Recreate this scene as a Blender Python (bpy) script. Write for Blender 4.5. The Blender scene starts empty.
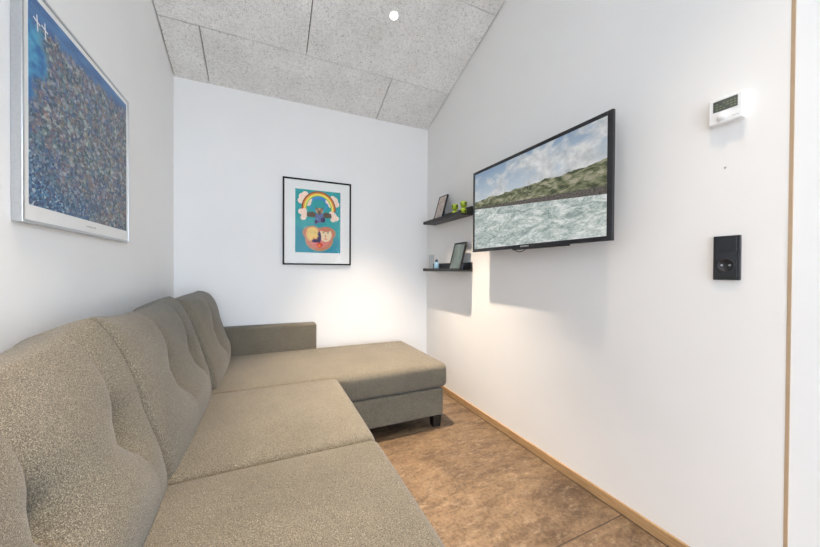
import bpy, bmesh, math, random
from mathutils import Vector, Matrix
random.seed(7)
scn = bpy.context.scene
col = scn.collection

# ------------------------------------------------------------------ room size
XL, XR, YB = -0.5604, 1.3339, 2.5652          # left wall, right wall, back wall
YF = -2.6                                      # wall behind the camera
ZC, SL = 2.2676, 0.3681                        # ceiling height at back wall, its slope
CAMZ = 0.99
def zceil(y): return ZC + SL * (YB - y)

# ------------------------------------------------------------------ materials
def lin(c):
    out = []
    for v in c:
        v = v / 255.0
        out.append(v / 12.92 if v <= 0.04045 else ((v + 0.055) / 1.055) ** 2.4)
    return (out[0], out[1], out[2], 1.0)

class NT:
    """small helper around a node tree"""
    def __init__(self, name):
        self.m = bpy.data.materials.new(name); self.m.use_nodes = True
        self.t = self.m.node_tree; self.n = self.t.nodes; self.l = self.t.links
        self.bsdf = self.n.get('Principled BSDF'); self.out = self.n.get('Material Output')
    def new(self, typ, **kw):
        nd = self.n.new(typ)
        for k, v in kw.items(): setattr(nd, k, v)
        return nd
    def set(self, nd, key, v):
        if hasattr(v, 'is_output') or isinstance(v, bpy.types.NodeSocket): self.l.new(v, nd.inputs[key])
        else: nd.inputs[key].default_value = v
    def math(self, op, a, b=0.0, c=None, clamp=False):
        nd = self.new('ShaderNodeMath', operation=op, use_clamp=clamp)
        self.set(nd, 0, a); self.set(nd, 1, b)
        if c is not None: self.set(nd, 2, c)
        return nd.outputs[0]
    def coord(self, scale=(1, 1, 1), rot=(0, 0, 0), kind='Object'):
        tc = self.new('ShaderNodeTexCoord'); mp = self.new('ShaderNodeMapping')
        mp.inputs['Scale'].default_value = scale; mp.inputs['Rotation'].default_value = rot
        self.l.new(tc.outputs[kind], mp.inputs['Vector']); return mp.outputs[0]
    def noise(self, vec, scale, detail=4, rough=0.55, dist=0.0):
        nd = self.new('ShaderNodeTexNoise')
        self.l.new(vec, nd.inputs['Vector'])
        nd.inputs['Scale'].default_value = scale; nd.inputs['Detail'].default_value = detail
        nd.inputs['Roughness'].default_value = rough; nd.inputs['Distortion'].default_value = dist
        return nd.outputs['Fac']
    def ramp(self, fac, stops, interp='LINEAR'):
        nd = self.new('ShaderNodeValToRGB'); r = nd.color_ramp; r.interpolation = interp
        while len(r.elements) < len(stops): r.elements.new(0.5)
        for e, (p, c) in zip(r.elements, stops): e.position = p; e.color = c if len(c) == 4 else lin(c)
        self.l.new(fac, nd.inputs[0]); return nd.outputs[0]
    def mix(self, fac, a, b, blend='MIX'):
        nd = self.new('ShaderNodeMix', data_type='RGBA', blend_type=blend)
        for k, v in ((0, fac), (6, a), (7, b)):
            if isinstance(v, bpy.types.NodeSocket): self.l.new(v, nd.inputs[k])
            else: nd.inputs[k].default_value = v
        return nd.outputs[2]
    def bump(self, h, strength=0.3, dist=0.002):
        nd = self.new('ShaderNodeBump'); nd.inputs['Strength'].default_value = strength
        nd.inputs['Distance'].default_value = dist
        self.l.new(h, nd.inputs['Height']); self.l.new(nd.outputs[0], self.bsdf.inputs['Normal'])

def plain(name, c, rough=0.5, metal=0.0, spec=0.5, vary=0.0, scale=30):
    k = NT(name); b = k.bsdf
    b.inputs['Roughness'].default_value = rough; b.inputs['Metallic'].default_value = metal
    b.inputs['Specular IOR Level'].default_value = spec
    if vary:
        n = k.noise(k.coord(), scale)
        c0 = lin(c); lo = tuple(v * (1 - vary) for v in c0[:3]) + (1,); hi = tuple(min(1, v * (1 + vary)) for v in c0[:3]) + (1,)
        k.l.new(k.ramp(n, [(0.3, lo), (0.7, hi)]), b.inputs['Base Color'])
    else:
        b.inputs['Base Color'].default_value = lin(c)
    return k.m

def mat_wall():
    k = NT('white_painted_plaster'); b = k.bsdf
    v = k.coord()
    k.l.new(k.ramp(k.noise(v, 1.5, 3), [(0.3, (230, 229, 228)), (0.7, (234, 233, 232))]), b.inputs['Base Color'])
    b.inputs['Roughness'].default_value = 0.75; b.inputs['Specular IOR Level'].default_value = 0.25
    k.bump(k.noise(v, 220, 3), 0.06, 0.001)
    return k.m

def mat_ceiling():
    k = NT('wood_wool_acoustic_panel'); b = k.bsdf
    v1 = k.coord((1, 1, 1)); v2 = k.coord((1, 0.35, 1), (0, 0, 0.6)); v3 = k.coord((0.35, 1, 1), (0, 0, 0.35))
    a = k.noise(v2, 130, 3, 0.65, 1.5); c = k.noise(v3, 150, 3, 0.65, 1.5); e = k.noise(v1, 4, 3)
    mn = k.math('MINIMUM', a, c)
    base = k.ramp(mn, [(0.28, (158, 157, 156)), (0.38, (212, 211, 210)), (0.48, (240, 239, 238))])
    tone = k.ramp(e, [(0.3, (240, 239, 237)), (0.7, (255, 255, 255))])
    k.l.new(k.mix(1.0, base, tone, 'MULTIPLY'), b.inputs['Base Color'])
    b.inputs['Roughness'].default_value = 0.95; b.inputs['Specular IOR Level'].default_value = 0.1
    k.bump(mn, 0.5, 0.003)
    return k.m

def mat_floor():
    k = NT('brown_slate_tile'); b = k.bsdf
    v = k.coord(); vs = k.coord((1.0, 2.3, 1.0), (0, 0, 0.5))
    big = k.noise(vs, 2.2, 6, 0.6, 1.2); mid = k.noise(vs, 9, 6, 0.65, 0.6); fine = k.noise(v, 70, 5, 0.7)
    c1 = k.ramp(big, [(0.30, (132, 108, 84)), (0.44, (166, 138, 108)), (0.56, (188, 158, 124)), (0.72, (154, 130, 106))])
    c2 = k.ramp(mid, [(0.30, (158, 150, 142)), (0.5, (226, 222, 216)), (0.70, (255, 255, 255))])
    c3 = k.ramp(fine, [(0.34, (164, 155, 147)), (0.52, (236, 233, 229)), (0.68, (255, 255, 255))])
    c1 = k.mix(1.0, c1, (0.52, 0.53, 0.56, 1), 'MULTIPLY'); c = k.mix(0.85, c1, c2, 'MULTIPLY'); c = k.mix(0.8, c, c3, 'MULTIPLY')
    # pale worn flecks
    fl = k.ramp(k.noise(vs, 16, 7, 0.78, 0.4), [(0.53, (0, 0, 0)), (0.74, (255, 255, 255))])
    c = k.mix(k.math('MULTIPLY', fl, 0.55), c, lin((180, 163, 141)))
    # cleft lines
    cl = k.noise(vs, 3.2, 4, 0.55, 2.0)
    ridge = k.math('ABSOLUTE', k.math('SUBTRACT', cl, 0.5))
    line = k.math('MULTIPLY', k.math('SUBTRACT', 1.0, k.math('MULTIPLY', ridge, 70.0), clamp=True), k.ramp(k.noise(v, 3.0), [(0.45, (0, 0, 0)), (0.6, (255, 255, 255))]))
    c = k.mix(k.math('MULTIPLY', line, 0.8), c, lin((78, 58, 46)))
    # tile joints: 1.2 m tiles with a narrow brown grout joint
    sp = k.new('ShaderNodeSeparateXYZ'); k.l.new(k.coord(), sp.inputs[0])
    def joint(s, off, period):
        f = k.math('FRACT', k.math('DIVIDE', k.math('SUBTRACT', s, off - period / 2), period))
        d = k.math('MULTIPLY', k.math('ABSOLUTE', k.math('SUBTRACT', f, 0.5)), period)
        return k.math('LESS_THAN', d, 0.0026)
    j = k.math('MAXIMUM', joint(sp.outputs[1], 0.808, 1.2), joint(sp.outputs[0], 0.12, 1.2))
    c = k.mix(k.math('MULTIPLY', j, 0.9), c, lin((52, 40, 33)))
    k.l.new(c, b.inputs['Base Color'])
    b.inputs['Roughness'].default_value = 0.5; b.inputs['Specular IOR Level'].default_value = 0.4
    h = k.math('ADD', k.math('MULTIPLY', big, 1.0), k.math('ADD', k.math('MULTIPLY', mid, 0.5), k.math('MULTIPLY', fine, 0.15)))
    k.bump(k.math('SUBTRACT', h, k.math('MULTIPLY', j, 0.6)), 0.35, 0.006)
    return k.m

def mat_fabric():
    k = NT('grey_beige_tweed'); b = k.bsdf
    v = k.coord()
    w1 = k.noise(k.coord((1, 1, 1)), 680, 1, 0.5); w2 = k.noise(k.coord((1, 1, 1), (0.4, 0.7, 0.2)), 400, 1, 0.5)
    big = k.noise(v, 6, 2)
    w = k.math('ADD', k.math('MULTIPLY', w1, 0.62), k.math('MULTIPLY', w2, 0.38))
    c = k.ramp(w, [(0.28, (52, 48, 41)), (0.45, (96, 90, 79)), (0.56, (122, 115, 101)), (0.72, (172, 164, 148))])
    tone = k.ramp(big, [(0.3, (238, 238, 238)), (0.7, (255, 255, 255))])
    k.l.new(k.mix(1.0, c, tone, 'MULTIPLY'), b.inputs['Base Color'])
    b.inputs['Roughness'].default_value = 0.95; b.inputs['Specular IOR Level'].default_value = 0.12
    b.inputs['Sheen Weight'].default_value = 0.15; b.inputs['Sheen Roughness'].default_value = 0.5
    k.bump(w, 0.35, 0.002)
    return k.m

def mat_oak():
    k = NT('light_oak'); b = k.bsdf
    n = k.noise(k.coord((14, 1.2, 14)), 9, 5, 0.6, 0.4)
    k.l.new(k.ramp(n, [(0.3, (156, 122, 86)), (0.6, (184, 150, 110)), (0.8, (196, 164, 124))]), b.inputs['Base Color'])
    b.inputs['Roughness'].default_value = 0.45
    return k.m

def mat_glass_sheet(name='picture_glazing', tint=(1, 1, 1, 1), refl=0.35):
    k = NT(name); k.n.remove(k.bsdf)
    tr = k.new('ShaderNodeBsdfTransparent'); tr.inputs[0].default_value = tint
    gl = k.new('ShaderNodeBsdfGlossy'); gl.inputs['Roughness'].default_value = 0.03
    fr = k.new('ShaderNodeFresnel'); fr.inputs[0].default_value = 1.3
    geo = k.new('ShaderNodeNewGeometry'); front = k.math('SUBTRACT', 1.0, geo.outputs['Backfacing'])
    mx = k.new('ShaderNodeMixShader')
    k.l.new(k.math('MULTIPLY', k.math('MULTIPLY', fr.outputs[0], front), refl), mx.inputs[0]); k.l.new(tr.outputs[0], mx.inputs[1]); k.l.new(gl.outputs[0], mx.inputs[2])
    k.l.new(mx.outputs[0], k.out.inputs[0])
    return k.m

def mat_city_print(y0, y1, z0, z1):
    """crowded many-coloured collage print: blue sky above, patchwork of tiny houses, water at the lower left"""
    k = NT('collage_print'); b = k.bsdf
    tc = k.new('ShaderNodeTexCoord'); sp = k.new('ShaderNodeSeparateXYZ'); k.l.new(tc.outputs['Object'], sp.inputs[0])
    s = k.math('DIVIDE', k.math('SUBTRACT', sp.outputs[1], y0), y1 - y0)
    t = k.math('DIVIDE', k.math('SUBTRACT', sp.outputs[2], z0), z1 - z0)
    v = k.coord((1, 1, 1.3))
    wob = k.new('ShaderNodeTexNoise'); wob.inputs['Scale'].default_value = 40; k.l.new(v, wob.inputs['Vector'])
    vv = k.new('ShaderNodeMix', data_type='VECTOR'); vv.inputs[0].default_value = 0.012
    k.l.new(v, vv.inputs[4]); k.l.new(wob.outputs['Color'], vv.inputs[5])
    def cells(scale):
        vo = k.new('ShaderNodeTexVoronoi'); vo.inputs['Scale'].default_value = scale
        k.l.new(vv.outputs[1], vo.inputs['Vector'])
        sc = k.new('ShaderNodeSeparateColor'); k.l.new(vo.outputs['Color'], sc.inputs[0])
        return sc.outputs
    A = cells(66); B = cells(140)
    pal = k.ramp(A[0], [(0.0, (44, 66, 104)), (0.14, (120, 150, 160)), (0.28, (156, 128, 116)), (0.40, (58, 96, 96)),
                        (0.52, (196, 196, 192)), (0.64, (134, 104, 104)), (0.76, (88, 120, 164)), (0.88, (176, 140, 112)), (0.95, (228, 228, 224))], 'CONSTANT')
    pal2 = k.ramp(B[1], [(0.0, (38, 46, 62)), (0.2, (138, 150, 156)), (0.4, (96, 104, 146)), (0.6, (170, 156, 146)), (0.8, (70, 108, 116)), (0.9, (226, 228, 226))], 'CONSTANT')
    city = k.mix(0.42, pal, pal2)
    tint = k.ramp(k.noise(v, 11, 3, 0.6), [(0.32, (110, 150, 190)), (0.45, (214, 206, 214)), (0.55, (190, 214, 200)), (0.68, (226, 186, 168))])
    city = k.mix(0.75, city, tint, 'MULTIPLY'); city = k.mix(0.12, city, lin((122, 150, 186)))
    water = k.ramp(B[0], [(0.0, (30, 62, 104)), (0.4, (54, 106, 152)), (0.7, (92, 140, 172)), (0.9, (180, 196, 204))], 'CONSTANT')
    n = k.noise(v, 9, 4, 0.6)
    # water mask: towards lower left
    wm = k.math('ADD', k.math('ADD', k.math('MULTIPLY', s, 0.9), k.math('MULTIPLY', t, 1.5)), k.math('MULTIPLY', k.math('SUBTRACT', n, 0.5), 0.9))
    wmask = k.ramp(wm, [(0.30, (255, 255, 255)), (0.66, (0, 0, 0))])
    c = k.mix(k.math('MULTIPLY', wmask, 0.8), city, water)
    # light blue bay along the left side under the sky
    bay = k.math('ADD', k.math('MULTIPLY', s, 3.2), k.math('MULTIPLY', k.math('ABSOLUTE', k.math('SUBTRACT', t, 0.72)), 1.3))
    bay = k.math('ADD', bay, k.math('MULTIPLY', k.math('SUBTRACT', n, 0.5), 0.7))
    bmask = k.ramp(bay, [(0.30, (255, 255, 255)), (0.44, (0, 0, 0))])
    bcol = k.ramp(k.noise(v, 22, 4), [(0.35, (36, 104, 164)), (0.6, (86, 168, 202)), (0.75, (64, 84, 108))])
    c = k.mix(bmask, c, bcol)
    # sky band at the top, its lower edge is the ragged skyline
    edge = k.math('ADD', t, k.math('MULTIPLY', k.math('SUBTRACT', k.noise(v, 26, 3), 0.5), 0.16))
    edge = k.math('SUBTRACT', edge, k.math('MULTIPLY', s, 0.065))
    smask = k.ramp(edge, [(0.865, (0, 0, 0)), (0.885, (255, 255, 255))])
    scol = k.ramp(k.noise(k.coord((1, 1, 4)), 8, 3), [(0.3, (62, 96, 148)), (0.6, (80, 126, 176)), (0.8, (110, 150, 190))])
    c = k.mix(smask, c, scol)
    k.l.new(c, b.inputs['Base Color']); b.inputs['Roughness'].default_value = 0.6
    return k.m

def mat_screen(y0, y1, z0, z1):
    """lit television picture: cloudy sky over a green headland, a stone sea wall and churned surf"""
    k = NT('television_picture'); k.n.remove(k.bsdf)
    tc = k.new('ShaderNodeTexCoord'); sp = k.new('ShaderNodeSeparateXYZ'); k.l.new(tc.outputs['Object'], sp.inputs[0])
    # s runs left to right as seen from the sofa (towards -y), t upwards
    s = k.math('DIVIDE', k.math('SUBTRACT', y1, sp.outputs[1]), y1 - y0)
    t = k.math('DIVIDE', k.math('SUBTRACT', sp.outputs[2], z0), z1 - z0)
    cx = k.new('ShaderNodeCombineXYZ'); k.l.new(k.math('MULTIPLY', s, 1.75), cx.inputs[0]); k.l.new(t, cx.inputs[1])
    def mp(scale):
        m = k.new('ShaderNodeMapping'); m.inputs['Scale'].default_value = scale; k.l.new(cx.outputs[0], m.inputs['Vector']); return m.outputs[0]
    iso = mp((1, 1, 1)); flat = mp((1, 2.4, 1)); vflat = mp((1, 5, 1))
    # sky
    cl = k.noise(mp((1, 1.6, 1)), 3.2, 7, 0.6, 0.3)
    cl = k.math('ADD', cl, k.math('MULTIPLY', k.math('SUBTRACT', 0.85, t), 0.30))
    cl = k.math('ADD', cl, k.math('MULTIPLY', k.math('SUBTRACT', s, 0.45), 0.16))
    blue = k.ramp(t, [(0.6, (190, 200, 208)), (1.0, (132, 154, 178))])
    cloud = k.ramp(k.noise(iso, 9, 5, 0.6), [(0.3, (168, 172, 176)), (0.65, (218, 219, 218))])
    sky = k.mix(k.ramp(cl, [(0.43, (0, 0, 0)), (0.58, (255, 255, 255))]), blue, cloud)
    # headland
    hn = k.noise(flat, 8, 6, 0.65, 0.5)
    land = k.ramp(hn, [(0.34, (54, 60, 50)), (0.44, (88, 94, 72)), (0.52, (122, 124, 96)), (0.62, (164, 160, 140))])
    houses = k.ramp(k.noise(vflat, 30, 2), [(0.64, (0, 0, 0)), (0.68, (255, 255, 255))])
    hb = k.math('MULTIPLY', houses, k.math('MULTIPLY', k.math('GREATER_THAN', s, 0.25), k.math('LESS_THAN', s, 0.62)))
    land = k.mix(k.math('MULTIPLY', hb, 0.7), land, lin((214, 208, 190)))
    crest = k.math('ADD', 0.635, k.math('MULTIPLY', k.math('SUBTRACT', k.noise(mp((1, 0.001, 1)), 5, 4), 0.5), 0.11))
    c = k.mix(k.math('LESS_THAN', t, crest), sky, land)
    # sea wall, falling towards the right
    wt = k.math('SUBTRACT', 0.555, k.math('MULTIPLY', s, 0.135)); wb = k.math('SUBTRACT', 0.535, k.math('MULTIPLY', s, 0.185))
    stone = k.ramp(k.noise(flat, 45, 3), [(0.35, (66, 62, 60)), (0.65, (116, 110, 104))])
    c = k.mix(k.math('LESS_THAN', t, wt), c, stone)
    # surf
    sn = k.noise(flat, 3.6, 9, 0.72, 1.6); sn2 = k.noise(flat, 22, 6, 0.75, 1.0)
    surf = k.ramp(k.math('ADD', k.math('MULTIPLY', sn, 0.6), k.math('MULTIPLY', sn2, 0.4)),
                  [(0.40, (128, 144, 140)), (0.47, (166, 178, 174)), (0.53, (202, 208, 205)), (0.60, (232, 235, 232))])
    c = k.mix(k.math('LESS_THAN', t, wb), c, surf)
    em = k.new('ShaderNodeEmission'); k.l.new(c, em.inputs[0]); em.inputs[1].default_value = 0.86
    gl = k.new('ShaderNodeBsdfGlossy'); gl.inputs['Roughness'].default_value = 0.25; gl.inputs[0].default_value = (0.02, 0.02, 0.02, 1)
    ad = k.new('ShaderNodeAddShader'); k.l.new(em.outputs[0], ad.inputs[0]); k.l.new(gl.outputs[0], ad.inputs[1])
    k.l.new(ad.outputs[0], k.out.inputs[0])
    return k.m

def mat_emit(name, c, s):
    k = NT(name); k.n.remove(k.bsdf); e = k.new('ShaderNodeEmission'); e.inputs[0].default_value = c; e.inputs[1].default_value = s
    k.l.new(e.outputs[0], k.out.inputs[0]); return k.m

def mat_photo(name, stops, scale=40):
    k = NT(name); b = k.bsdf
    k.l.new(k.ramp(k.noise(k.coord((1, 1, 0.6)), scale, 5, 0.6, 1.0), stops), b.inputs['Base Color'])
    b.inputs['Roughness'].default_value = 0.35; return k.m

M = dict(
    wall=mat_wall(), ceil=mat_ceiling(), floor=mat_floor(), fabric=mat_fabric(), oak=mat_oak(),
    oakedge=plain('weathered_oak_edge', (176, 152, 124), 0.5, vary=0.06, scale=12),
    gap=plain('dark_gap', (40, 38, 36), 0.9),
    door=plain('white_lacquered_door', (234, 236, 238), 0.4, vary=0.01, scale=3),
    black=plain('black_satin', (24, 24, 26), 0.42, vary=0.05),
    plug=plain('anthracite_plastic', (38, 41, 46), 0.25, vary=0.04),
    plugdark=plain('anthracite_recess', (22, 24, 28), 0.45),
    pin=plain('socket_contact_metal', (190, 194, 200), 0.3, 1.0),
    bezel=plain('television_black_plastic', (30, 31, 36), 0.35, vary=0.04),
    silver=plain('brushed_aluminium', (196, 198, 200), 0.32, 0.9, vary=0.05, scale=200),
    paper=plain('white_paper', (232, 232, 230), 0.8, vary=0.01),
    glaze=mat_glass_sheet(), clear=mat_glass_sheet('clear_glass', (0.95, 0.965, 0.97, 1), 1.0),
    blackframe=plain('black_painted_wood', (14, 14, 15), 0.6, spec=0.3, vary=0.05),
    leg=plain('black_wood_leg', (18, 17, 17), 0.4),
    under=plain('black_underside_cloth', (20, 20, 20), 0.95),
    white=plain('white_plastic', (236, 237, 238), 0.4, vary=0.01),
    lcd=plain('grey_green_display', (78, 84, 78), 0.25, vary=0.05),
    lcdmark=plain('display_segments', (118, 122, 92), 0.4),
    greyink=plain('grey_ink', (176, 176, 178), 0.8),
    logo=plain('pale_logo', (190, 192, 196), 0.4),
    lime=plain('lime_glaze', (152, 178, 34), 0.35, vary=0.12),
    limedark=plain('olive_hollow_shade', (84, 92, 20), 0.5),
    bottle=plain('pale_blue_plastic', (150, 190, 214), 0.3, vary=0.05),
    cap=plain('slate_blue_cap', (70, 92, 116), 0.4),
    ring=plain('white_lamp_ring', (240, 240, 238), 0.4),
    lens=mat_emit('lit_lamp_lens', (1, 0.93, 0.82, 1), 22.0),
    backcard=plain('grey_backing_board', (96, 112, 128), 0.8, vary=0.05),
    photo_a=mat_photo('family_snapshot', [(0.3, (112, 98, 90)), (0.45, (176, 158, 146)), (0.58, (206, 194, 184)), (0.72, (140, 128, 122))], 28),
    photo_b=mat_photo('misty_sea_photo', [(0.3, (58, 70, 74)), (0.5, (84, 98, 100)), (0.7, (110, 122, 122))], 10),
    paving=plain('pale_paving', (190, 188, 182), 0.9, vary=0.08, scale=4),
    steel=plain('window_frame_white', (232, 232, 232), 0.5),
    pane=mat_glass_sheet('window_pane'),
)
def pm(name, c): return plain(name, c, 0.7, vary=0.08, scale=60)
M['screwm'] = plain('dull_screw', (150, 150, 152), 0.4, 0.8)

# ------------------------------------------------------------------ mesh helpers
def obj(name, bm, mats, parent=None, smooth=False, loc=None):
    if not isinstance(mats, (list, tuple)): mats = [mats]
    bmesh.ops.recalc_face_normals(bm, faces=bm.faces[:])
    me = bpy.data.meshes.new(name)
    bm.to_mesh(me); bm.free()
    for m in mats: me.materials.append(m)
    if smooth:
        for p in me.polygons: p.use_smooth = True
    o = bpy.data.objects.new(name, me); col.objects.link(o)
    if parent is not None: o.parent = parent
    if loc is not None: o.location = loc
    return o
def thing(name, label, cat, loc=(0, 0, 0), rot=(0, 0, 0), group=None):
    o = bpy.data.objects.new(name, None); o.empty_display_size = 0.05
    col.objects.link(o); o.location = loc; o.rotation_euler = rot
    tag(o, label, cat, group); return o
def tag(o, label, cat, group=None):
    o['label'] = label; o['category'] = cat
    if group: o['group'] = group
    return o
def struct(o): o['kind'] = 'structure'; return o

def box(bm, x0, x1, y0, y1, z0, z1, mi=0, bev=0.0, seg=2):
    vs = [bm.verts.new((x, y, z)) for x in (x0, x1) for y in (y0, y1) for z in (z0, z1)]
    idx = [(0, 1, 3, 2), (4, 6, 7, 5), (0, 4, 5, 1), (2, 3, 7, 6), (0, 2, 6, 4), (1, 5, 7, 3)]
    fs = [bm.faces.new([vs[i] for i in f]) for f in idx]
    for f in fs: f.material_index = mi
    if bev:
        es = list({e for f in fs for e in f.edges})
        r = bmesh.ops.bevel(bm, geom=es, offset=bev, segments=seg, affect='EDGES', profile=0.5)
        for f in r['faces']: f.material_index = mi
    return fs
def prism_x(bm, pts_yz, x0, x1, mi=0):
    """extrude a y-z outline along x"""
    a = [bm.verts.new((x0, y, z)) for y, z in pts_yz]; b = [bm.verts.new((x1, y, z)) for y, z in pts_yz]
    fs = [bm.faces.new(a), bm.faces.new(b[::-1])]
    n = len(a)
    for i in range(n): fs.append(bm.faces.new((a[i], b[i], b[(i + 1) % n], a[(i + 1) % n])))
    for f in fs: f.material_index = mi
def lathe(bm, prof, n=24, c=(0, 0), mi=0, axis='z', cap=True):
    """prof: list of (r, z)"""
    rings = []
    for r, z in prof:
        ring = []
        for i in range(n):
            a = 2 * math.pi * i / n
            ring.append(bm.verts.new((c[0] + r * math.cos(a), c[1] + r * math.sin(a), z)))
        rings.append(ring)
    for k in range(len(rings) - 1):
        for i in range(n):
            f = bm.faces.new((rings[k][i], rings[k][(i + 1) % n], rings[k + 1][(i + 1) % n], rings[k + 1][i])); f.material_index = mi; f.smooth = True
    if cap:
        f = bm.faces.new(rings[0][::-1]); f.material_index = mi
        f = bm.faces.new(rings[-1]); f.material_index = mi
def tube(bm, pts, r, n=8, mi=0):
    rings = []
    pts = [Vector(p) for p in pts]
    for i, p in enumerate(pts):
        d = (pts[min(i + 1, len(pts) - 1)] - pts[max(i - 1, 0)]).normalized()
        a = d.orthogonal().normalized() if i == 0 else (prev - d * prev.dot(d)).normalized()
        prev = a; b = d.cross(a)
        rings.append([bm.verts.new(p + r * (math.cos(2 * math.pi * k / n) * a + math.sin(2 * math.pi * k / n) * b)) for k in range(n)])
    for k in range(len(rings) - 1):
        for i in range(n):
            f = bm.faces.new((rings[k][i], rings[k][(i + 1) % n], rings[k + 1][(i + 1) % n], rings[k + 1][i])); f.material_index = mi; f.smooth = True
    bm.faces.new(rings[0][::-1]); bm.faces.new(rings[-1])

def soft_box(x0, x1, y0, y1, z0, z1, r, puff=0.0, step=0.022, sides=(0, 0, 0, 0)):
    """upholstered block: rounded box with a crowned top.  sides = bulge of -x,+x,-y,+y faces"""
    bm = bmesh.new()
    L = (x1 - x0, y1 - y0, z1 - z0); c = ((x0 + x1) / 2, (y0 + y1) / 2, (z0 + z1) / 2)
    n = [max(6, int(l / step)) for l in L]
    def place(u, v, w):
        p = [u * L[0] / 2, v * L[1] / 2, w * L[2] / 2]
        h = [l / 2 for l in L]
        q = [max(-(h[i] - r), min(h[i] - r, p[i])) for i in range(3)]
        d = Vector([p[i] - q[i] for i in range(3)])
        m = max(abs(x) for x in d)
        if d.length > 1e-9: d = d * (r / d.length) if m > r * 0.999 else d * (r / d.length)
        pos = Vector(q) + d
        uu, vv, ww = pos.x / h[0], pos.y / h[1], pos.z / h[2]
        e = (1 - abs(uu) ** 2.6) * (1 - abs(vv) ** 2.6)
        if ww > 0: pos.z += puff * max(0, e) * ww
        ez = max(0, 1 - ww * ww)
        ey = max(0, 1 - abs(vv) ** 4); ex = max(0, 1 - abs(uu) ** 4)
        if uu < 0: pos.x -= sides[0] * ez * ey * min(1, -uu)
        else: pos.x += sides[1] * ez * ey * uu
        if vv < 0: pos.y -= sides[2] * ez * ex * -vv
        else: pos.y += sides[3] * ez * ex * vv
        return Vector(c) + pos
    # grid parameters biased to the edges so the rounding is smooth
    def ts(k, l):
        rr = min(0.45, r / l)
        out = []
        e = 5
        for i in range(e): out.append(-1 + 2 * rr * (1 - math.cos(math.pi / 2 * (i / e))) if False else -1 + 2 * rr * i / e)
        for i in range(k + 1): out.append(-1 + 2 * rr + (2 - 4 * rr) * i / k)
        out += [-v for v in out[:e]][::-1]
        return out
    T = [ts(n[i], L[i]) for i in range(3)]
    cache = {}
    def V(i, j, k):
        key = (i, j, k)
        if key not in cache: cache[key] = bm.verts.new(place(T[0][i], T[1][j], T[2][k]))
        return cache[key]
    a, b, d = len(T[0]) - 1, len(T[1]) - 1, len(T[2]) - 1
    for i in range(a):
        for j in range(b):
            for k in (0, d): bm.faces.new((V(i, j, k), V(i + 1, j, k), V(i + 1, j + 1, k), V(i, j + 1, k)))
    for i in range(a):
        for k in range(d):
            for j in (0, b): bm.faces.new((V(i, j, k), V(i + 1, j, k), V(i + 1, j, k + 1), V(i, j, k + 1)))
    for j in range(b):
        for k in range(d):
            for i in (0, a): bm.faces.new((V(i, j, k), V(i, j + 1, k), V(i, j + 1, k + 1), V(i, j, k + 1)))
    return bm

# ------------------------------------------------------------------ setting
T = 0.12
bm = bmesh.new(); box(bm, XL - T, XR + T, YF - T, YB + T, -0.1, 0.0)
struct(obj('floor', bm, M['floor']))
bm = bmesh.new(); box(bm, XL - T, XR + T, YB, YB + T, 0, ZC + 0.02)
struct(obj('wall_back', bm, M['wall']))
def side_outline(y0, y1): return [(y0, 0), (y1, 0), (y1, zceil(y1) + 0.02), (y0, zceil(y0) + 0.02)]
bm = bmesh.new(); prism_x(bm, side_outline(YF, YB), XL - T, XL)
struct(obj('wall_left', bm, M['wall']))
# right wall: plain up to the oak edge, then a flush white door leaf, then wall again
TRIM0, TRIM1 = 0.3640, 0.3717
DOOR0, DOORZ = -0.56, 2.95
bm = bmesh.new()
prism_x(bm, side_outline(TRIM1, YB), XR, XR + T)
VY0, VY1, VZ0, VZ1 = -2.30, -1.00, 0.45, 2.35
prism_x(bm, side_outline(VY1, DOOR0), XR, XR + T); prism_x(bm, side_outline(YF, VY0), XR, XR + T)
prism_x(bm, [(VY0, 0), (VY1, 0), (VY1, VZ0), (VY0, VZ0)], XR, XR + T)
prism_x(bm, [(VY0, VZ1), (VY1, VZ1), (VY1, zceil(VY1) + 0.02), (VY0, zceil(VY0) + 0.02)], XR, XR + T)
prism_x(bm, [(DOOR0, DOORZ), (TRIM1, DOORZ), (TRIM1, zceil(TRIM1) + 0.02), (DOOR0, zceil(DOOR0) + 0.02)], XR, XR + T)
struct(obj('wall_right', bm, M['wall']))
bm = bmesh.new(); box(bm, XR - 0.0008, XR + 0.08, TRIM0, TRIM1, 0, DOORZ)
struct(obj('trim_1', bm, M['oakedge']))
bm = bmesh.new(); box(bm, XR + 0.004, XR + 0.05, DOOR0, TRIM0, 0.004, DOORZ - 0.003)
struct(obj('door_1', bm, M['door']))
# baseboards
bm = bmesh.new(); box(bm, XR - 0.009, XR, TRIM1, YB, 0, 0.044, 0, 0.002)
struct(obj('baseboard_right', bm, M['oak']))
bm = bmesh.new(); box(bm, XL, XR - 0.009, YB - 0.009, YB, 0, 0.044, 0, 0.002)
struct(obj('baseboard_back', bm, M['oak']))
# wall behind the camera with a wide window
WX0, WX1, WZ0, WZ1 = -0.40, 1.18, 0.05, 2.25
bm = bmesh.new()
zt = zceil(YF)
box(bm, XL - T, WX0, YF - T, YF, 0, zt); box(bm, WX1, XR + T, YF - T, YF, 0, zt)
box(bm, WX0, WX1, YF - T, YF, WZ1, zt); box(bm, WX0, WX1, YF - T, YF, 0, WZ0)
struct(obj('wall_front', bm, M['wall']))
bm = bmesh.new()
for (a, b_, c, d) in ((WX0, WX0 + .05, WZ0, WZ1), (WX1 - .05, WX1, WZ0, WZ1), (WX0 + .05, WX1 - .05, WZ0, WZ0 + .05), (WX0 + .05, WX1 - .05, WZ1 - .05, WZ1), ((WX0 + WX1) / 2 - .03, (WX0 + WX1) / 2 + .03, WZ0 + .05, WZ1 - .05)):
    box(bm, a, b_, YF - 0.09, YF - 0.03, c, d)
win = struct(obj('window_1', bm, M['steel']))
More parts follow.
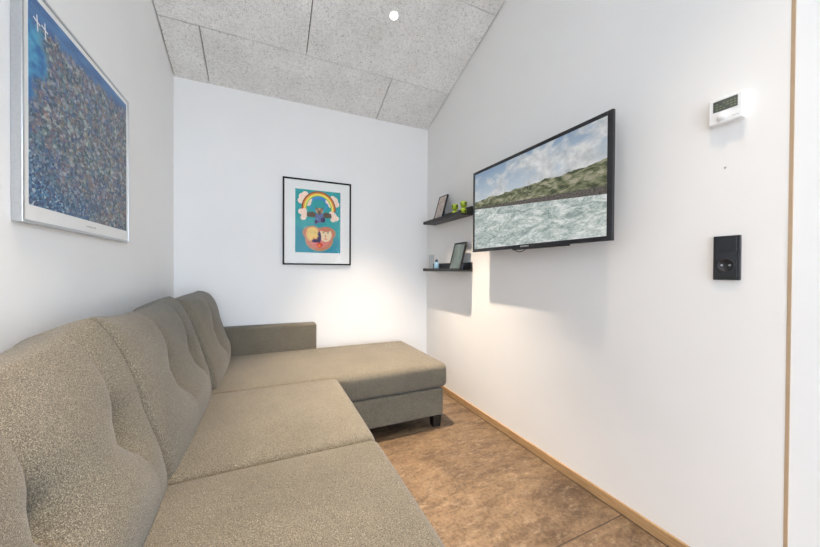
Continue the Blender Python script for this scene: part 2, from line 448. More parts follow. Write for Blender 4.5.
bm = bmesh.new(); box(bm, WX0 + .05, WX1 - .05, YF - 0.063, YF - 0.057, WZ0 + .05, WZ1 - .05)
obj('pane', bm, M['pane'], win)
bm = bmesh.new()
for (a, b_, c, d) in ((VY0, VY0 + .05, VZ0, VZ1), (VY1 - .05, VY1, VZ0, VZ1), (VY0 + .05, VY1 - .05, VZ0, VZ0 + .05), (VY0 + .05, VY1 - .05, VZ1 - .05, VZ1)):
    box(bm, XR + 0.03, XR + 0.09, a, b_, c, d)
win = struct(obj('added_window', bm, M['steel']))  # unseen window, added to send daylight onto the left wall and cushions
bm = bmesh.new(); box(bm, XR + 0.057, XR + 0.063, VY0 + .05, VY1 - .05, VZ0 + .05, VZ1 - .05)
obj('pane', bm, M['pane'], win)
bm = bmesh.new(); box(bm, -14, 14, -20, 14, -0.3, -0.1)
struct(obj('ground', bm, M['paving']))

# ceiling: staggered 1.2 m panels on a dark backing
import mathutils
ROWS = [2.1941]
while ROWS[-1] > YF: ROWS.append(ROWS[-1] - 0.5716)
bm = bmesh.new()
g = 0.003
edges = [YB] + ROWS
def slab(bm, x0, x1, y0, y1, d0, d1, mi):
    vs = []
    for x in (x0, x1):
        for y in (y0, y1):
            for d in (d0, d1): vs.append(bm.verts.new((x, y, zceil(y) + d)))
    for f in [(0, 1, 3, 2), (4, 6, 7, 5), (0, 4, 5, 1), (2, 3, 7, 6), (0, 2, 6, 4), (1, 5, 7, 3)]:
        bm.faces.new([vs[i] for i in f]).material_index = mi
for i in range(len(edges) - 1):
    yb, yf = edges[i], edges[i + 1]
    off = -0.358 if i % 2 == 0 else 0.238
    xs = [XL]
    x = off - 2.4
    while x < XR:
        if x > XL: xs.append(x)
        x += 1.2
    xs.append(XR)
    for a, b_ in zip(xs, xs[1:]):
        ga = 0.006 if a == XL else g; gb = 0.008 if b_ == XR else g
        slab(bm, a + ga, b_ - gb, max(yf, YF) + g, yb - (0 if i == 0 else g), 0, 0.025, 0)
slab(bm, XL - T, XR + T, YF - T, YB + T, 0.025, 0.12, 1)
struct(obj('ceiling', bm, [M['ceil'], M['gap']]))

# ------------------------------------------------------------------ sofa
sofa = thing('corner_sofa', 'grey-beige tweed corner sofa with chaise end and tufted back cushions along the left wall', 'sofa', (0, 0, 0))
FB = M['fabric']
SY0, SY1, SY2, SY3 = 0.372, 1.062, 1.742, 2.462      # seat seams along the wall
SX = 0.350
bm = soft_box(-0.545, SX - 0.020, SY0, SY1 + 0.69, 0.075, 0.245, 0.012, step=0.08)
obj('base', bm, FB, sofa, True)
bm = soft_box(-0.545, 1.030, 1.742, 2.475, 0.075, 0.245, 0.012, step=0.08)
obj('chaise_base', bm, FB, sofa, True)
bm = soft_box(-0.555, -0.43, SY0, 2.465, 0.076, 0.66, 0.03, step=0.08)
obj('back_frame', bm, FB, sofa, True)
bm = bmesh.new(); box(bm, -0.50, SX - 0.05, SY0 + .03, 1.76, 0.066, 0.0755); box(bm, -0.50, 0.99, 1.765, 2.45, 0.066, 0.0755)
obj('underside', bm, M['under'], sofa)
for (y0, y1) in ((SY0, SY1 - 0.001), (SY1 + 0.001, SY2 - 0.004)):
    bm = soft_box(-0.44, SX + 0.006, y0, y1, 0.246, 0.405, 0.028, 0.024, 0.025, (0, 0.008, 0.0, 0.0))
    obj('seat_cushion', bm, FB, sofa, True)
bm = soft_box(-0.44, 1.060, SY2 - 0.004, 2.488, 0.249, 0.398, 0.032, 0.018, 0.03, (0, 0.006, 0.004, 0.0))
obj('chaise_cushion', bm, FB, sofa, True)
bm = soft_box(-0.555, 0.348, 2.463, 2.562, 0.075, 0.590, 0.018, 0.004, 0.03)
obj('armrest', bm, FB, sofa, True)
# legs
def leg(x, y):
    bm = bmesh.new()
    fs = box(bm, x - .03, x + .03, y - .03, y + .03, 0.0, 0.072, 0, 0.003)
    for v in bm.verts:
        k = 0.82 + 0.18 * (v.co.z / 0.072); v.co.x = x + (v.co.x - x) * k; v.co.y = y + (v.co.y - y) * k
    obj('leg', bm, M['leg'], sofa)
for x, y in ((0.990, 1.776), (0.990, 2.43), (0.27, 2.43), (-0.50, 2.43), (0.28, 0.43), (-0.48, 0.43)): leg(x, y)

def back_cushion(y0, y1, buttons, dx, lean, e0, ztop, ear):
    N, Mr = 110, 120
    yc, hw = (y0 + y1) / 2, (y1 - y0) / 2
    bm = bmesh.new(); rings = []
    # section: superellipse around a leaning axis (bottom forward, top towards the wall)
    zb = 0.350
    def section(s, a):
        q = min(1.0, abs(s)) ** 3
        zt = ztop + ear * q; e = e0 + (0.40 - e0) * q
        th = 0.098; b0 = 0.028 * (max(0.0, 1 - abs(s) ** 3.0)) ** 0.8
        sh = 1.0
        if abs(s) > 0.98: sh = max(0.02, 1 - ((abs(s) - 0.98) / 0.02) ** 2) ** 0.5
        hh = (zt - zb) / 2
        ca, sa = math.cos(a), math.sin(a)
        px = math.copysign(abs(ca) ** e, ca); pz = math.copysign(abs(sa) ** (e if ca > 0 else 0.8), sa)
        t = (pz + 1) / 2
        z = zb + (zt - zb) / 2 + pz * hh - 0.004 * abs(s) ** 2
        front = -0.247 - 0.22 * (z - 0.43) - 0.12 * max(0.0, z - 0.63) - lean * (1 - q) * (z - 0.45)
        front -= 0.016 * max(0.0, (abs(s) - 0.94) / 0.06) ** 2
        b = b0 * min(1.0, 0.45 + 3.0 * t)
        x = dx + front - th + px * (th + b) * (0.55 + 0.45 * sh if px > 0 else 1.0)
        if t > 0.5: z -= 0.45 * max(0.0, -0.405 - x) * (t - 0.5) * 2
        return x, z, px, t
    for i in range(N + 1):
        s = -1 + 2 * i / N
        s = math.copysign(1 - (1 - abs(s)) ** 1.25, s)
        ring = []
        for j in range(Mr):
            a = 2 * math.pi * j / Mr
            x, z, px, t = section(s, a)
            y = yc + s * hw
            if px > 0.02:
                f = min(1.0, px * 1.3)
                dent = 0.0; by_shift = 0.0
                for (by, bz) in buttons:
                    dy, dz = y - by, z - bz
                    r = math.sqrt((dy / 1.0) ** 2 + (dz / 1.0) ** 2 + 1e-6)
                    dent += 0.062 * math.exp(-r / 0.034) + 0.012 * math.exp(-(r / 0.085) ** 2)
                    # vertical pull folds above and below the button
                    up = math.exp(-dz / 0.12) if dz > 0 else math.exp(dz / 0.05)
                    dent += 0.030 * math.exp(-abs(dy) / (0.010 + 0.07 * abs(dz))) * up
                # horizontal pull line through the two buttons
                if len(buttons) > 1:
                    m = (buttons[0][0] + buttons[1][0]) / 2; half = abs(buttons[1][0] - buttons[0][0]) / 2
                    dent += 0.012 * math.exp(-((z - buttons[0][1]) / 0.045) ** 2) * math.exp(-max(0, abs(y - m) - half) / 0.10)
                # soft billow of the upper and lower panels
                x += f * (0.018 * math.exp(-((z - 0.535) / 0.07) ** 2) * (1 - s * s))
                x -= f * dent
            ring.append(bm.verts.new((x, y, z)))
        rings.append(ring)
    for i in range(N):
        for j in range(Mr): bm.faces.new((rings[i][j], rings[i][(j + 1) % Mr], rings[i + 1][(j + 1) % Mr], rings[i + 1][j]))
    bm.faces.new(rings[0][::-1]); bm.faces.new(rings[-1])
    c = obj('back_cushion', bm, FB, sofa, True)
    # button height on the dented surface
    for (by, bz) in buttons:
        best = min((v.co for v in c.data.vertices if v.co.x > -0.40), key=lambda p: (p.y - by) ** 2 + (p.z - bz) ** 2)
        b = bmesh.new()
        lathe(b, [(0.004, -0.006), (0.0125, -0.004), (0.0145, 0.0), (0.0125, 0.004), (0.007, 0.0065), (0.001, 0.0072)], 20)
        o = obj('button', b, FB, c, True)
        o.location = (best.x + 0.008, by, bz)
        o.rotation_euler = (0, math.radians(78), 0)
    return c
back_cushion(SY0 - 0.012, 1.071, [(0.668, 0.598), (0.958, 0.607)], 0.0, 0.11, 0.58, 0.846, 0.034)
back_cushion(1.069, 1.801, [(1.350, 0.630), (1.640, 0.634)], 0.004, 0.02, 0.50, 0.852, 0.026)
back_cushion(1.799, 2.466, [(2.060, 0.640), (2.335, 0.640)], 0.022, -0.06, 0.42, 0.853, 0.004)

# ------------------------------------------------------------------ television
TX = XR - 0.120
TY0, TY1, TZ0, TZ1 = 0.792, 1.697, 1.112, 1.620
tv = thing('television', 'flat black wall television showing a rocky green coast and surf', 'television', (0, 0, 0))
bz = 0.017
bm = bmesh.new()
for (a, b_, c, d) in ((TY0, TY0 + bz + .005, TZ0, TZ1), (TY1 - bz, TY1, TZ0, TZ1), (TY0 + bz + .005, TY1 - bz, TZ1 - bz, TZ1), (TY0 + bz + .005, TY1 - bz, TZ0, TZ0 + 0.019)):
    box(bm, TX, TX + 0.015, a, b_, c, d, 0, 0.0015)
obj('bezel', bm, M['bezel'], tv)
bm = bmesh.new(); box(bm, TX + 0.003, TX + 0.012, TY0 + bz - .001, TY1 - bz + .001, TZ0 + 0.018, TZ1 - bz + .001)
obj('screen', bm, mat_screen(TY0 + bz, TY1 - bz, TZ0 + 0.019, TZ1 - bz), tv)
bm = bmesh.new(); box(bm, TX + 0.012, TX + 0.0155, TY0 + .002, TY1 - .002, TZ0 + .002, TZ1 - .002)
box(bm, TX + 0.015, TX + 0.062, TY0 + .10, TY1 - .10, TZ0 + .03, TZ1 - .14, 0, 0.012)
obj('back_cover', bm, M['bezel'], tv)
bm = bmesh.new(); box(bm, TX + 0.002, TX + 0.014, 0.985, 1.340, TZ0 - 0.007, TZ0 + 0.001, 0, 0.003)
obj('lower_rim', bm, M['bezel'], tv)
bm = bmesh.new()
for i in range(7): box(bm, TX - 0.0008, TX + 0.0005, 1.275 - i * 0.0085 - 0.006, 1.275 - i * 0.0085, TZ0 + 0.006, TZ0 + 0.012)
obj('logo', bm, M['logo'], tv)
bm = bmesh.new(); box(bm, TX + 0.060, XR - 0.004, 1.20, 1.30, 1.28, 1.46); box(bm, XR - 0.010, XR, 1.12, 1.38, 1.26, 1.48)
obj('wall_mount', bm, M['black'], tv)
bm = bmesh.new()
tube(bm, [(TX + 0.02, 1.345 - 0.095 * t, 1.112 - 0.020 * math.sin(math.pi * t) ** 0.8 * (1 - 0.25 * t)) for t in [i / 16 for i in range(17)]], 0.0022)
obj('cable', bm, M['black'], tv)

# ------------------------------------------------------------------ picture on the left wall
def frame_bars(bm, a0, a1, z0, z1, w, face0, face1, axis, bev=0.0015, mi=0):
    for (a, b_, c, d) in ((a0, a0 + w, z0, z1), (a1 - w, a1, z0, z1), (a0 + w, a1 - w, z1 - w, z1), (a0 + w, a1 - w, z0, z0 + w)):
        if axis == 'y': box(bm, face0, face1, a, b_, c, d, mi, bev)
        else: box(bm, a, b_, face0, face1, c, d, mi, bev)
pl = thing('framed_picture', 'large silver-framed collage picture in blues and browns on left wall', 'picture', (XL, 1.418, 1.105))
LY0, LY1, LZ0, LZ1 = 1.091 - 1.418, 1.747 - 1.418, 0.0, 0.604
fx = 0.0215
bm = bmesh.new(); frame_bars(bm, LY0, LY1, LZ0, LZ1, 0.008, 0.0005, fx, 'y')
obj('frame', bm, M['silver'], pl)
bm = bmesh.new(); box(bm, 0.003, 0.0180, LY0 + .007, LY1 - .007, LZ0 + .007, LZ1 - .007)
obj('border_paper', bm, M['paper'], pl)
py0, py1, pz0, pz1 = LY0 + 0.028, LY1 - 0.022, LZ0 + 0.047, LZ1 - 0.024
bm = bmesh.new(); box(bm, 0.0175, 0.0186, py0, py1, pz0, pz1)
def stroke(bm, x, a, b_, w, mi):
    a = Vector((0, *a)); b_ = Vector((0, *b_)); d = (b_ - a).normalized(); n = Vector((0, -d.z, d.y)) * w / 2
    vs = [bm.verts.new((x, *p.yz)) for p in (a + n, b_ + n, b_ - n, a - n)]
    bm.faces.new(vs).material_index = mi
for k, (cy, cz) in enumerate(((py0 + 0.032, pz1 - 0.058), (py0 + 0.064, pz1 - 0.058))):
    xx = 0.0188 + 0.0002 * k
    stroke(bm, xx, (cy, cz + 0.020), (cy + 0.004, cz - 0.020), 0.0045, 1)
    stroke(bm, xx + 0.0001, (cy - 0.014, cz + 0.006), (cy + 0.014, cz + 0.000), 0.0045, 1)
obj('print', bm, [mat_city_print(py0, py1, pz0, pz1), M['paper']], pl)
bm = bmesh.new()
rnd = random.Random(4); y = -0.02
for i in range(9):
    w = rnd.uniform(0.003, 0.007); box(bm, 0.0178, 0.0183, y, y + w, 0.0245, 0.0245 + rnd.uniform(0.003, 0.005)); y += w + 0.0025
obj('caption', bm, M['greyink'], pl)
bm = bmesh.new(); box(bm, 0.0196, 0.0202, LY0 + .008, LY1 - .008, LZ0 + .008, LZ1 - .008)
obj('glazing', bm, M['glaze'], pl)

# ------------------------------------------------------------------ picture on the back wall
PX0, PX1, PZ0, PZ1 = 0.1109, 0.6269, 1.0317, 1.6909
pb = thing('framed_picture', 'black-framed rainbow and heart print with white mat on back wall', 'picture', ((PX0 + PX1) / 2, YB, PZ0))
hx = (PX1 - PX0) / 2; hz = PZ1 - PZ0
bm = bmesh.new(); frame_bars(bm, -hx, hx, 0, hz, 0.0115, -0.020, -0.0005, 'x')
obj('frame', bm, M['blackframe'], pb)
bm = bmesh.new(); box(bm, -hx + .010, hx - .010, -0.012, -0.003, 0.010, hz - .010)
obj('mat', bm, M['paper'], pb)
# print as flat coloured shapes
qx0, qx1 = 0.199 - (PX0 + PX1) / 2, 0.5415 - (PX0 + PX1) / 2
qz0, qz1 = 1.127 - PZ0, 1.612 - PZ0
cols = [('teal_ink', (46, 158, 160)), ('brown_red_ink', (150, 74, 44)), ('orange_ink', (226, 150, 60)), ('yellow_ink', (236, 222, 110)), ('green_ink', (130, 186, 70)),
        ('cream_ink', (240, 214, 196)), ('brown_ink', (98, 82, 66)), ('slate_ink', (98, 110, 150)), ('heart_ink', (196, 122, 96)), ('rose_ink', (216, 128, 116)),
        ('gold_ink', (232, 196, 112)), ('pale_ink', (232, 208, 170)), ('plum_ink', (66, 52, 90)), ('red_ink', (214, 62, 46)), ('blue_ink', (70, 140, 210)), ('tan_ink', (178, 146, 104)), ('deep_teal_ink', (34, 140, 160))]
pmats = [pm(n, c) for n, c in cols]; ID = {n: i for i, (n, c) in enumerate(cols)}
bm = bmesh.new(); box(bm, qx0, qx1, -0.0125, -0.0115, qz0, qz1, 0)
layer = [0.0127]
def up(): layer[0] += 0.00012; return -layer[0]
W_, H_ = qx1 - qx0, qz1 - qz0
def P(u, v): return (qx0 + u * W_, qz0 + v * H_)           # normalised print coordinates
def poly(pts, ink):
    yy = up(); bm.faces.new([bm.verts.new((x, yy, z)) for x, z in pts]).material_index = ID[ink]
def ell(u, v, ru, rv, ink, n=24, rot=0.0, a0=0, a1=2 * math.pi):
    c = P(u, v); pts = []
    for i in range(n):
        a = a0 + (a1 - a0) * i / n; x = ru * W_ * math.cos(a); z = rv * W_ * math.sin(a)
        pts.append((c[0] + x * math.cos(rot) - z * math.sin(rot), c[1] + x * math.sin(rot) + z * math.cos(rot)))
    poly(pts, ink)
def arc(u, v, r0, r1, ink, a0=-0.12, a1=math.pi + 0.12, n=40, sq=1.05):
    c = P(u, v); yy = up(); A = []; B = []
    for i in range(n + 1):
        a = a0 + (a1 - a0) * i / n
        A.append(bm.verts.new((c[0] + r0 * W_ * math.cos(a), yy, c[1] + r0 * W_ * sq * math.sin(a))))
        B.append(bm.verts.new((c[0] + r1 * W_ * math.cos(a), yy, c[1] + r1 * W_ * sq * math.sin(a))))
    for i in range(n): bm.faces.new((A[i], A[i + 1], B[i + 1], B[i])).material_index = ID[ink]
poly([P(0.0, 0.0), P(1, 0.0), P(1, 0.22), P(0.5, 0.30), P(0.0, 0.42)], 'deep_teal_ink')
for u, v, r in ((0.15, 0.885, .075), (0.21, 0.92, .07), (0.12, 0.82, .07), (0.19, 0.84, .08), (0.86, 0.86, .08), (0.91, 0.80, .065), (0.82, 0.90, .055)): ell(u, v, r, r, 'cream_ink')
ell(0.50, 0.79, .21, .17, 'blue_ink'); ell(0.50, 0.77, .17, .13, 'teal_ink')
for u, v, r in ((0.27, 0.79, .07), (0.30, 0.84, .06), (0.72, 0.84, .065), (0.78, 0.78, .06)): ell(u, v, r, r, 'cream_ink')
arc(0.51, 0.705, .352, .380, 'brown_red_ink'); arc(0.51, 0.705, .322, .352, 'orange_ink'); arc(0.51, 0.705, .288, .322, 'yellow_ink'); arc(0.51, 0.705, .268, .288, 'green_ink')
for u, v, r in ((0.13, 0.645, .07), (0.20, 0.60, .075), (0.19, 0.66, .06), (0.17, 0.55, .06), (0.84, 0.61, .07), (0.80, 0.645, .06), (0.90, 0.57, .065), (0.83, 0.545, .06)): ell(u, v, r, r * .9, 'cream_ink')
# winged creature
poly([P(.25, .64), P(.38, .655), P(.46, .62), P(.46, .57), P(.36, .565), P(.24, .575)], 'brown_ink')
poly([P(.78, .64), P(.66, .655), P(.58, .62), P(.58, .57), P(.68, .565), P(.80, .575)], 'brown_ink')
ell(.52, .57, .095, .13, 'slate_ink'); ell(.60, .53, .05, .06, 'plum_ink'); ell(.45, .49, .04, .05, 'plum_ink')
ell(.52, .675, .085, .065, 'tan_ink'); ell(.52, .645, .035, .05, 'brown_ink')
poly([P(.43, .69), P(.45, .735), P(.49, .71)], 'brown_ink'); poly([P(.61, .69), P(.59, .735), P(.55, .71)], 'brown_ink')
ell(.485, .685, .017, .017, 'plum_ink'); ell(.555, .685, .017, .017, 'plum_ink')
def heart(u, v, s, ink, n=48):
    c = P(u, v); pts = []
    for i in range(n):
        a = 2 * math.pi * i / n
        x = 16 * math.sin(a) ** 3; z = 13 * math.cos(a) - 5 * math.cos(2 * a) - 2 * math.cos(3 * a) - math.cos(4 * a)
        pts.append((c[0] + x * s * W_ / 32, c[1] + z * s * 0.80 * W_ / 32))
    yy = up(); cen = bm.verts.new((c[0], yy, c[1])); vs = [bm.verts.new((x, yy, z)) for x, z in pts]
    for i in range(n): bm.faces.new((cen, vs[i], vs[(i + 1) % n])).material_index = ID[ink]
ell(.52, .215, .315, .27, 'tan_ink'); ell(.52, .215, .295, .25, 'heart_ink'); heart(.52, .265, .74, 'tan_ink'); heart(.52, .265, .70, 'heart_ink'); ell(.52, .225, .25, .21, 'rose_ink'); heart(.52, .25, .60, 'rose_ink')
ell(.37, .30, .16, .185, 'heart_ink'); ell(.37, .295, .135, .165, 'gold_ink'); ell(.66, .295, .135, .165, 'pale_ink'); ell(.66, .38, .12, .06, 'heart_ink')
ell(.515, .25, .045, .13, 'plum_ink'); ell(.44, .19, .09, .04, 'plum_ink')
poly([P(.46, .32), P(.50, .26), P(.46, .25)], 'gold_ink')
for u, v in ((.34, .325), (.42, .325), (.61, .325), (.71, .325)): ell(u, v, .022, .012, 'brown_ink')
ell(.40, .225, .04, .012, 'red_ink'); ell(.66, .225, .045, .012, 'rose_ink'); ell(.655, .27, .014, .03, 'heart_ink')
ell(.52, .125, .075, .05, 'red_ink'); poly([P(.46, .12), P(.58, .12), P(.52, .06)], 'red_ink'); ell(.52, .115, .025, .03, 'orange_ink')
obj('print', bm, pmats, pb)
bm = bmesh.new(); box(bm, -hx + .0115, hx - .0115, -0.0185, -0.0178, 0.0115, hz - .0115)
obj('glazing', bm, M['glaze'], pb)

# ------------------------------------------------------------------ picture ledges
SHY0, SHY1 = 1.862, 2.425
SHX = XR - 0.111
def ledge(zb, label):
    t = thing('picture_ledge', label, 'shelf', (XR, (SHY0 + SHY1) / 2, zb), group='black picture ledges on the right wall')
    h = (SHY1 - SHY0) / 2; d = -0.111
    bm = bmesh.new(); box(bm, d + .010, -0.001, -h, h, 0.0, 0.011, 0, 0.001); obj('board', bm, M['black'], t)
    bm = bmesh.new(); box(bm, d, d + .0105, -h, h, 0.0, 0.0235, 0, 0.001); obj('front_lip', bm, M['black'], t)
    bm = bmesh.new(); box(bm, -0.013, -0.0005, -h, h, 0.0105, 0.066, 0, 0.001); obj('back_board', bm, M['black'], t)
ZU, ZL = 1.3855, 0.9870
ledge(ZU, 'upper black picture ledge, the one with lime ornaments, beside the television')
ledge(ZL, 'lower black picture ledge, the one with glass and blue bottle, beside the television')

def leaning_frame(label, yc, w, hgt, zs, lean, face, border, bmat, thick=0.014):
    """picture frame leaning back against the ledge; its foot sits behind the front lip"""
    t = thing('photo_frame', label, 'picture frame', (SHX + 0.0125, yc, zs + 0.0158), (0, lean, 0))
    bm = bmesh.new(); frame_bars(bm, -w / 2, w / 2, 0, hgt, border, 0, thick, 'y', 0.001); obj('frame', bm, bmat, t)
    bm = bmesh.new(); box(bm, 0.004, 0.007, -w / 2 + border * .9, w / 2 - border * .9, border * .9, hgt - border * .9); obj('photograph', bm, face, t)
    bm = bmesh.new(); box(bm, thick - .004, thick + .0015, -w / 2 + .003, w / 2 - .003, .003, hgt - .003); obj('backing', bm, M['backcard'], t)
    # easel strut behind
    bm = bmesh.new()
    a = Vector((thick + .001, 0, hgt * .70)); L = hgt * .70
    for sgn in (0,):
        vs = []
        ang = -lean + math.radians(8)
        ex, ez = thick + 0.002 + 0.042, 0.0145
        q = [(thick + .001, hgt * .72), (thick + .004, hgt * .72), (ex + .003, ez), (ex, ez)]
        for yy in (-.022, .022): vs.append([bm.verts.new((x, yy, z)) for x, z in q])
        bm.faces.new(vs[0]); bm.faces.new(vs[1][::-1])
        for i in range(4): bm.faces.new((vs[0][i], vs[1][i], vs[1][(i + 1) % 4], vs[0][(i + 1) % 4]))
    obj('easel_strut', bm, M['backcard'], t)
    return t
leaning_frame('small portrait photo frame with beige photo leaning on upper ledge', 2.205, 0.128, 0.200, ZU, math.radians(16), M['photo_a'], 0.006, M['black'])
leaning_frame('black-edged photo frame with grey sea photo leaning on lower ledge', 1.955, 0.150, 0.203, ZL, math.radians(15), M['photo_b'], 0.009, M['black'])

def ornament(y, label, sc=1.0):
    t = thing('lime_ornament', label, 'ornament', (XR - 0.060, y, ZU + 0.0112), group='lime ornaments on the upper ledge')
    s = sc
    bm = bmesh.new()
    lathe(bm, [(0.019 * s, 0), (0.022 * s, 0.003), (0.022 * s, 0.030 * s), (0.018 * s, 0.036 * s), (0.010 * s, 0.040 * s), (0.010 * s, 0.047 * s)], 24)
    obj('foot', bm, M['lime'], t, True)
    bm = bmesh.new()
    lathe(bm, [(0.0105 * s, 0.046 * s), (0.018 * s, 0.050 * s), (0.023 * s, 0.056 * s), (0.023 * s, 0.086 * s), (0.019 * s, 0.086 * s), (0.018 * s, 0.060 * s), (0.004 * s, 0.056 * s)], 24)
    obj('cup', bm, M['lime'], t, True)
    for zc_ in (0.016, 0.070):
        for a in (math.pi, math.pi * 1.5):
            bm = bmesh.new()
            r = (0.0236 if zc_ < 0.03 else 0.0246) * s
            vs = []
            for q in range(12):
                b_ = 2 * math.pi * q / 12; an = a + 0.0085 * s * math.cos(b_) / r
                vs.append(bm.verts.new((r * math.cos(an), r * math.sin(an), zc_ * s + 0.0095 * s * math.sin(b_))))
            ex = bmesh.ops.extrude_face_region(bm, geom=[bm.faces.new(vs)])
            for v_ in ex['geom']:
                if isinstance(v_, bmesh.types.BMVert): v_.co.x *= 0.85; v_.co.y *= 0.85
            obj('opening_shade', bm, M['limedark'], t)  # solid patch on the surface; the hollow's shade is put into its colour
ornament(2.005, 'lime green ornament on upper ledge, right beside the leaning photo frame')
ornament(1.892, 'lime green ornament on upper ledge, nearest the television edge')

# glass and bottle on the lower ledge
t = thing('drinking_glass', 'tall clear glass near the corner end of lower ledge', 'glass', (XR - 0.068, 2.352, ZL + 0.0112))
bm = bmesh.new()
lathe(bm, [(0.018, 0), (0.0205, 0.003), (0.023, 0.128), (0.0215, 0.128), (0.0192, 0.010), (0.004, 0.009)], 28)
obj('vessel', bm, M['clear'], t, True)
t = thing('small_bottle', 'small pale blue bottle with darker cap on lower ledge', 'bottle', (XR - 0.066, 2.268, ZL + 0.0112))
bm = bmesh.new()
lathe(bm, [(0.018, 0), (0.0205, 0.003), (0.0205, 0.048), (0.017, 0.058), (0.009, 0.063), (0.009, 0.067)], 24); obj('body', bm, M['bottle'], t, True)
bm = bmesh.new(); lathe(bm, [(0.0105, 0.066), (0.0105, 0.083), (0.009, 0.085)], 20); obj('cap', bm, M['cap'], t, True)

# ------------------------------------------------------------------ thermostat
th = thing('thermostat', 'white wall thermostat with grey display high on right wall', 'thermostat', (XR, 0.5005, 1.463))
bm = bmesh.new(); box(bm, -0.025, -0.0005, -0.0412, 0.0412, 0, 0.081, 0, 0.004, 3); obj('housing', bm, M['white'], th)
bm = bmesh.new(); box(bm, -0.0262, -0.0245, -0.0290, 0.0290, 0.0380, 0.0715)
obj('display', bm, M['lcd'], th)
bm = bmesh.new()
for r in range(3):
    for i in range(6):
        if (i + r) % 5 != 3: box(bm, -0.0266, -0.0261, 0.022 - i * 0.0085 - 0.0055, 0.022 - i * 0.0085, 0.043 + r * 0.008, 0.0465 + r * 0.008)
obj('display_segments', bm, M['lcdmark'], th)
bm = bmesh.new(); lathe(bm, [(0.0125, 0), (0.0125, 0.006), (0.0105, 0.008), (0.001, 0.0085)], 28)
o = obj('dial', bm, M['white'], th, True); o.location = (-0.0245, 0.006, 0.0195); o.rotation_euler = (0, math.radians(-90), 0)
bm = bmesh.new()
for i in range(6): box(bm, -0.0255, -0.0248, -0.017 - i * 0.0026 - 0.0018, -0.017 - i * 0.0026, 0.0115, 0.0138)
obj('mark', bm, M['greyink'], th)

# ------------------------------------------------------------------ socket
so = thing('wall_socket', 'black wall socket with switch above it on right wall', 'socket', (XR, 0.4985, 0.9665))
bm = bmesh.new(); box(bm, -0.0105, -0.0005, -0.0325, 0.0325, 0, 0.140, 0, 0.002)
obj('cover_plate', bm, M['plug'], so)
bm = bmesh.new(); box(bm, -0.0135, -0.0100, -0.0255, 0.0255, 0.0895, 0.1335, 0, 0.0015); obj('switch_rocker', bm, M['plug'], so)
bm = bmesh.new(); box(bm, -0.0128, -0.0100, -0.0255, 0.0255, 0.007, 0.085, 0, 0.0015); ins = obj('socket_insert', bm, M['plug'], so)
bm = bmesh.new(); lathe(bm, [(0.0215, 0), (0.0215, 0.0022), (0.0190, 0.0022), (0.0185, 0.0008), (0.001, 0.0006)], 32)
o = obj('socket_well', bm, M['plugdark'], ins); o.location = (-0.0126, 0.0, 0.046); o.rotation_euler = (0, math.radians(-90), 0)
for yy in (-0.0095, 0.0095):
    bm = bmesh.new(); lathe(bm, [(0.0033, 0), (0.0033, 0.0014), (0.002, 0.0016)], 16)
    o = obj('contact', bm, M['pin'], ins); o.location = (-0.0128, yy, 0.0465); o.rotation_euler = (0, math.radians(-90), 0)
bm = bmesh.new(); lathe(bm, [(0.003, 0), (0.003, 0.0012)], 16)
o = obj('earth_hole', bm, M['black'], ins); o.location = (-0.0131, 0, 0.0335); o.rotation_euler = (0, math.radians(-90), 0)

# small screw left in the wall between thermostat and socket
bm = bmesh.new(); lathe(bm, [(0.0028, 0), (0.0028, 0.001), (0.0012, 0.0022)], 14)
o = obj('wall_screw', bm, M['screwm'], None, True, (XR, 0.508, 1.325)); o.rotation_euler = (0, math.radians(-90), 0)
tag(o, 'tiny screw head in right wall between thermostat and socket', 'screw')

# ------------------------------------------------------------------ downlight
slope = math.atan(SL)
LX, LY = 0.705, 1.812
dl = thing('ceiling_downlight', 'small round lit downlight in the grey panel ceiling', 'light', (LX, LY, zceil(LY)), (-slope, 0, 0))
bm = bmesh.new(); lathe(bm, [(0.0225, 0.0), (0.0225, -0.003), (0.030, -0.004), (0.033, -0.0005), (0.033, 0.0)], 36, cap=False); obj('trim_ring', bm, M['ring'], dl, True)
bm = bmesh.new(); lathe(bm, [(0.022, 0.0), (0.022, -0.0020), (0.012, -0.0030), (0.001, -0.0032)], 32); obj('lens', bm, M['lens'], dl, True)

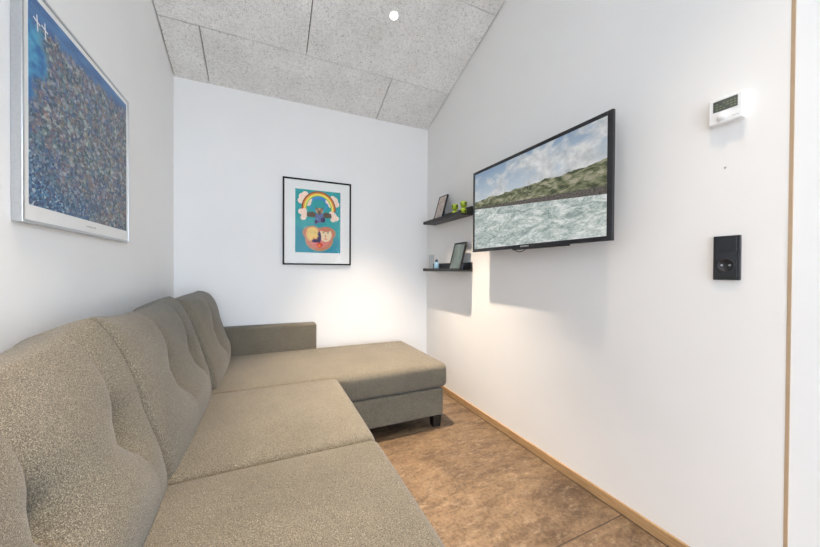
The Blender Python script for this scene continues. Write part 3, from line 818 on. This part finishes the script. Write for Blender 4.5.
# ------------------------------------------------------------------ light
def spot(name, y, energy, cone=130, blend=0.6, color=(1, 0.82, 0.63), r=0.022, tilt=0.0, x=LX):
    l = bpy.data.lights.new(name, 'SPOT'); l.energy = energy; l.color = color; l.spot_size = math.radians(cone); l.spot_blend = blend; l.shadow_soft_size = r
    o = bpy.data.objects.new(name, l); col.objects.link(o); o.location = (x, y, zceil(y) - 0.03); o.rotation_euler = (-slope * tilt, 0, 0)
    return o
spot('downlight_and_fill', LY - 0.01, 470, 62, 1.0)
spot('downlight_and_fill', 0.33, 130, 62, 1.0)
spot('downlight_and_fill', -1.15, 200, 70, 1.0)  # unseen lamp behind the camera, put in to supply warm light
spot('downlight_and_fill', 0.33, 330, 62, 1.0, x=-0.02)  # unseen fill lamp added beside the row to light seat and near cushion

w = bpy.data.worlds.new('sky'); scn.world = w; w.use_nodes = True
bg = w.node_tree.nodes['Background']
bg.inputs[0].default_value = (0.74, 0.855, 1.0, 1); bg.inputs[1].default_value = 10.6
def portal(loc, sx, sy, rot):
    a = bpy.data.lights.new('window_portal', 'AREA'); a.shape = 'RECTANGLE'; a.size = sx; a.size_y = sy; a.cycles.is_portal = True
    o = bpy.data.objects.new('window_portal', a); col.objects.link(o); o.location = loc; o.rotation_euler = rot
portal(((WX0 + WX1) / 2, YF - 0.10, (WZ0 + WZ1) / 2), WX1 - WX0 - .1, WZ1 - WZ0 - .1, (math.radians(90), 0, 0))
portal((XR + 0.10, (VY0 + VY1) / 2, (VZ0 + VZ1) / 2), VZ1 - VZ0 - .1, VY1 - VY0 - .1, (0, math.radians(90), 0))

# ------------------------------------------------------------------ camera
yaw, pit, rol, f = 0.4261, 0.0085, 0.0056, 316.55
F = Vector((math.sin(yaw) * math.cos(pit), math.cos(yaw) * math.cos(pit), -math.sin(pit)))
R0 = Vector((math.cos(yaw), -math.sin(yaw), 0)); U0 = R0.cross(F)
R = R0 * math.cos(rol) + U0 * math.sin(rol); U = -R0 * math.sin(rol) + U0 * math.cos(rol)
cd = bpy.data.cameras.new('camera'); cd.sensor_width = 36; cd.lens = 36 * f / 820; cd.clip_start = 0.02
cam = bpy.data.objects.new('camera', cd); col.objects.link(cam)
mw = Matrix.Identity(4)
for i in range(3): mw[i][0] = R[i]; mw[i][1] = U[i]; mw[i][2] = -F[i]
mw.translation = Vector((0, 0, CAMZ)); cam.matrix_world = mw
scn.camera = cam

scn.view_settings.view_transform = 'Standard'; scn.view_settings.look = 'None'
scn.view_settings.gamma = 1; scn.view_settings.use_curve_mapping = False
scn.view_settings.exposure = 0.13
scn.cycles.max_bounces = 12; scn.cycles.diffuse_bounces = 8
